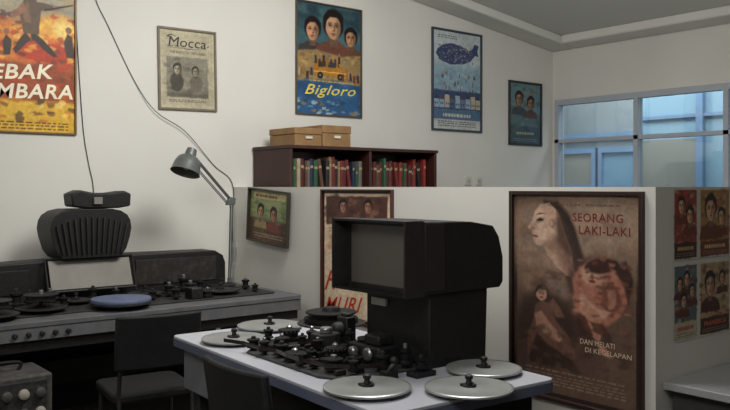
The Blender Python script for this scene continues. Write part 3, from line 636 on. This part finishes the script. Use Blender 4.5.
# viewer hood : ribbed, wide at the top, tapering down
cx=1.86
prof=[(-.19,1.05),(-.225,1.10),(-.25,1.18),(-.26,1.235),(-.252,1.285),(-.232,1.32),(-.19,1.347),(-.13,1.36),(.13,1.36),(.19,1.347),(.232,1.32),(.252,1.285),(.26,1.235),(.25,1.18),(.225,1.10),(.19,1.05)]
hb=MB(); hb.prism(prof,5.04,5.32,black)
for i in range(13):
    u=-1+2*i/12
    hb_b=[(u*.185-.005,1.075),(u*.185+.005,1.075),(u*.225+.005,1.31-.05*u*u),(u*.225-.005,1.31-.05*u*u)]
    hb.prism(hb_b,5.022,5.04,dgrey)
for v in range(len(hb.v)): hb.v[v].x+=cx
hood=hb.build('lamp_housing',ft,bevel=.004,label='black ribbed housing, wide at the top')
c2=1.95
MB().prism([(c2-.20,1.375),(c2-.10,1.362),(c2+.10,1.362),(c2+.18,1.375),(c2+.185,1.455),(c2+.14,1.475),(c2+.05,1.462),(c2-.06,1.462),(c2-.15,1.48),(c2-.21,1.455)],5.08,5.24,black).build('top_cover',hood,bevel=.01)
MB().box(c2-.07,c2-.015,5.06,5.079,1.39,1.435,M('grey_switch_plate',(120,118,112),.5)).build('switch_plate',hood,bevel=.002)
pl=MB()
pl.add([(1.60,5.03,.86),(2.12,5.03,.86),(2.12,5.10,1.035),(1.60,5.10,1.035),(1.60,5.02,.865),(2.12,5.02,.865),(2.12,5.09,1.04),(1.60,5.09,1.04)],[(0,1,2,3),(4,5,6,7),(0,1,5,4),(2,3,7,6),(0,3,7,4),(1,2,6,5)],M('viewing_plate',(110,107,101),.4,.3,.14,5,dust=.2)).build('viewing_screen',ft,label='slanted dull grey viewing screen')
MB().tube([(1.58,5.015,.79),(1.58,5.015,.86),(1.58,5.09,1.05),(2.14,5.09,1.05),(2.14,5.015,.86),(2.14,5.015,.79)],.010,black).tube([(1.58,5.012,.853),(2.14,5.012,.853)],.009,black).build('screen_frame',ft)
zf=dz+.01
for (x,y,r,m) in ((1.44,4.70,.14,black),(1.16,4.60,.13,black),(1.87,4.60,.175,mgrey),(2.16,4.92,.11,dgrey),(2.62,4.76,.13,black),(2.76,5.0,.10,black),(1.70,4.88,.09,dgrey)):
    plate(ft,x,y,dz+.03,dz,r,m,hub=(m is not mgrey))
rnd=random.Random(3)
for (x,y,r,h) in ((1.55,4.89,.034,.09),(1.60,4.80,.028,.06),(1.36,4.90,.036,.1),(1.25,4.84,.028,.08),(1.83,4.95,.030,.08),(1.95,4.88,.026,.07),(2.28,4.82,.034,.08),(2.34,4.96,.030,.09),(2.43,4.82,.036,.08),(2.46,4.98,.034,.1),(2.26,4.68,.030,.07),(2.58,4.97,.026,.07),(1.46,4.99,.03,.08),(1.13,4.92,.034,.09),(2.13,4.74,.028,.06),(2.86,4.84,.028,.07),(2.84,4.68,.024,.05),(2.06,4.65,.022,.05)):
    roller(ft,x,y,zf,r,h,steel if rnd.random()<.3 else dgrey)
sprocket(ft,2.46,4.64,zf,.036,.05)
MB().box(2.33,2.41,4.60,4.70,zf,zf+.07,black).build('sound_head',ft,bevel=.006)
fz=dz+.03+.0115
o=MB().lathe([(.0,0),(.172,0),(.174,.003),(.174,.017),(.172,.020),(.05,.020),(.049,.019),(.03,.024),(.0,.024)],(1.87,4.60,fz),bluef,56)
top(o.build('film_roll'),'dull blue roll of film lying flat on the old editing table','film roll')
for (x,y,z,r) in ((1.44,4.70,dz+.082,.095),(1.16,4.60,dz+.082,.095)):
    e=thing('film_reel','black film reel with slotted flanges stacked on the table plate','reel',(x,y,z),group='black reels on the old editing table')
    MB().lathe([(.0,0),(r,0),(r,.004),(.0,.004)],(x,y,z),black,36).lathe([(.035,.004),(.035,.024)],(x,y,z),dgrey,24).lathe([(.0,.024),(r,.024),(r,.028),(.0,.028)],(x,y,z),black,36).build('flange',e)
    MB().lathe([(r*.8,.0),(r*.8,.018)],(x,y,z+.005),M('dark_film',(40,30,28),.3),36).build('wound_film',e)
    MB().lathe([(.012,0),(.012,.02),(.008,.024)],(x,y,z+.028),steel,14).build('spindle_cap',e)

# ---------------- desk lamp
lm=thing('desk_lamp','grey spring-arm desk lamp with bell shade on the old editing table','lamp',(2.86,5.06,dz))
lg=M('lamp_grey',(92,96,94),.4,0.2,.1,12)
bx,by=2.86,5.06
MB().lathe([(.075,0),(.075,.012),(.06,.022),(.018,.026),(.016,.06),(.0,.062)],(bx,by,dz+.01),lg,28).build('base',lm)
el=Vector((bx+.015,by,1.40)); hd_=Vector((2.60,by,1.69))
for dy in (-.014,.014):
    MB().tube([(bx,by+dy,dz+.06),(el.x,by+dy,el.z)],.006,lg).build('lower_arm',lm)
    MB().tube([(el.x,by+dy,el.z),(hd_.x,by+dy,hd_.z)],.006,lg).build('upper_arm',lm)
    MB().tube([(el.x-.035,by+dy,el.z-.015),(hd_.x-.03,by+dy,hd_.z-.03)],.004,lg).build('upper_arm',lm)
    pts=[]
    for i in range(80):
        t=i/79; ang=i*1.6; p=Vector((bx+.03,by+dy*1.5,.92)).lerp(Vector((el.x+.03,by+dy*1.5,1.12)),t)
        pts.append((p.x+.007*math.cos(ang),p.y+.007*math.sin(ang),p.z))
    MB().tube(pts,.0016,steel,5).build('spring',lm)
MB().prism([(el.x-.045,el.z-.03),(el.x+.02,el.z-.025),(el.x+.025,el.z+.02),(el.x-.02,el.z+.03)],by-.02,by+.02,lg).build('elbow_joint',lm,bevel=.004)
ax=Vector((-.36,-.14,-.90)).normalized()
apex=Vector((2.565,by,1.765))
MB().lathe([(.02,0),(.034,.004),(.038,.03),(.040,.055),(.062,.066),(.080,.085),(.092,.12),(.100,.175),(.104,.182),(.100,.180),(.088,.12),(.070,.085),(.03,.064)],apex,lg,36,ax).build('lamp_shade',lm)
MB().lathe([(.012,0),(.014,.02),(.028,.05),(.026,.07),(.012,.085)],apex+ax*.07,cream,20,ax).build('bulb',lm)
MB().tube([hd_,hd_.lerp(apex+ax*.04,.9)],.010,lg).build('head_joint',lm)

# ---------------- chairs
def chair(loc,rotz,label,name):
    c=thing(name,label,'chair',loc,rotz,local=True)
    MB().prism(rrect(-.215,.215,-.2,.22,.05),.43,.475,chairm,'XY').build('seat',c,bevel=.012)
    b=MB(); n=8; v=[];f=[]
    for j,(z,off) in enumerate(((.60,0),(.72,-.012),(.87,-.035))):
        for i in range(n+1):
            u=-1+2*i/n; x=.215*u; y=-.235+off+.035*u*u
            v.append((x,y,z)); v.append((x,y-.03,z))
    w=(n+1)*2
    for j in range(2):
        for i in range(n):
            a=j*w+i*2
            f.append((a,a+2,a+w+2,a+w)); f.append((a+1,a+w+1,a+w+3,a+3))
        f.append((j*w,j*w+w,j*w+w+1,j*w+1)); e_=j*w+n*2; f.append((e_,e_+1,e_+w+1,e_+w))
    for i in range(n):
        f.append((i*2,i*2+1,i*2+3,i*2+2)); a=2*w+i*2; f.append((a,a+2,a+3,a+1))
    b.add(v,f,chairm).build('backrest',c,bevel=.01)
    for sx in (-1,1):
        MB().tube(smooth_path([(sx*.19,.18,.0),(sx*.19,.17,.42)]),.011,dgrey).build('leg',c)
        MB().tube(smooth_path([(sx*.19,-.27,.0),(sx*.185,-.19,.42),(sx*.185,-.215,.62),(sx*.19,-.25,.84)]),.011,dgrey).build('leg',c)
        MB().tube([(sx*.185,-.19,.425),(sx*.19,.17,.425)],.010,dgrey).build('side_rail',c)
    MB().tube([(-.19,.17,.2),(.19,.17,.2)],.007,dgrey).build('crossbar',c)
    return c
chair((1.75,3.98,0),math.radians(-8),'dark vinyl chair standing between the two editing tables','chair')
chair((1.68,2.50,0),math.radians(-90),'dark vinyl chair pulled up to the light grey editing table','chair.001')

# ---------------- power unit by the old table
pu=thing('amplifier','worn grey metal amplifier cabinet with dials standing on the floor','amplifier',(1.1,4.22,0))
agm=M('aged_grey_metal',(58,57,55),.6,.1,.3,9,dust=.35)
MB().box(.86,1.30,4.06,4.38,0.02,.58,agm).build('case',pu,bevel=.012)
MB().box(.89,1.27,4.05,4.059,.30,.555,M('worn_panel',(34,33,33),.55,0,.3,14,dust=.2)).build('dial_panel',pu,bevel=.003)
for i in range(5):
    for j in range(2): MB().lathe([(.026,0),(.024,.016),(.014,.022)],(.925+.078*i,4.05,.40+.095*j),M('dial_grey',(150,146,136),.5) if (i+j)%2==0 else M('dial_dark',(70,68,64),.4),18,(0,-1,0)).build('dial',pu)
g=MB()
for i in range(9): g.box(.91,1.25,4.045,4.059,.06+i*.022,.07+i*.022,blackr)
g.build('vent_grille',pu)
MB().tube(smooth_path([(.98,4.22,.58),(.98,4.22,.62),(1.18,4.22,.62),(1.18,4.22,.58)]),.009,blackr).build('handle',pu)
for x in (.9,1.26):
    for y in (4.1,4.34): MB().cyl((x,y,0),.02,.02,blackr,12).build('foot',pu)

# ---------------- low bench near return wall
lb=thing('low_cabinet','low grey cabinet with overhanging pale top beside the poster wall','cabinet',(3.75,1.72,0))
MB().box(3.25,4.35,1.50,1.915,.605,.64,M('pale_grey_laminate',(150,150,151),.4,0,.05,4)).build('top',lb,bevel=.004)
MB().box(3.30,4.30,1.56,1.90,.05,.605,M('grey_side_laminate',(66,64,63),.5)).build('body',lb,bevel=.003)
MB().box(3.33,4.27,1.58,1.88,0,.05,blackr).build('plinth',lb)
for a in (3.31,3.81):
    d=MB().box(a,a+.475,1.542,1.559,.07,.595,M('grey_door',(90,88,86),.5)).build('door',lb,bevel=.003)
    MB().tube([(a+.24-.05,1.53,.5),(a+.24+.05,1.53,.5)],.006,steel).box(a+.19,a+.2,1.528,1.542,.495,.505,steel).box(a+.28,a+.29,1.528,1.542,.495,.505,steel).build('handle',d)

# ---------------- lights
def area(name,loc,size,energy,color,target,sizey=None):
    l=bpy.data.lights.new(name,'AREA'); l.energy=energy; l.color=color; l.size=size
    if sizey: l.shape='RECTANGLE'; l.size_y=sizey
    o=bpy.data.objects.new(name,l); COL.objects.link(o); o.location=loc
    o.rotation_euler=(Vector(target)-Vector(loc)).to_track_quat('-Z','Y').to_euler(); return o
def bulb(name,loc,r,energy,color):
    l=bpy.data.lights.new(name,'POINT'); l.energy=energy; l.color=color; l.shadow_soft_size=r
    o=bpy.data.objects.new(name,l); COL.objects.link(o); o.location=loc; return o
area('ceiling_light',(2.7,2.9,3.42),1.3,88,(1,.985,.95),(3.0,4.7,0.3),.9)
area('fill_light',(-.7,.8,3.55),1.6,58,(1,.98,.945),(2.4,3.4,0.9),1.2)  # added fill from the camera side to lift the partition, no real fitting
bulb('fill_bulb',(5.0,3.0,1.8),.3,19,(1,.985,.96))  # added fill behind the partition, brightens ceiling and window wall, no fitting here
bulb('fill_bulb.001',(0.9,1.3,2.5),.35,14,(1,.985,.95))  # second added fill, an unseen point source to lift the near ceiling
area('daylight_lamp',(7.95,5.0,3.0),2.5,34,(.91,.96,1),(8.7,5.0,1.0),.6)
w=bpy.data.worlds.new('World'); SC.world=w; w.use_nodes=True
w.node_tree.nodes['Background'].inputs[0].default_value=(.72,.80,.87,1); w.node_tree.nodes['Background'].inputs[1].default_value=0.8

# ---------------- camera
cd=bpy.data.cameras.new('Camera'); cam=bpy.data.objects.new('Camera',cd); COL.objects.link(cam)
cd.sensor_width=36; cd.lens=36*800/730; cd.shift_y=-18/730
cam.location=(0,0,1.5)
cam.rotation_euler=Vector((.630,.776,0)).to_track_quat('-Z','Y').to_euler()
SC.camera=cam
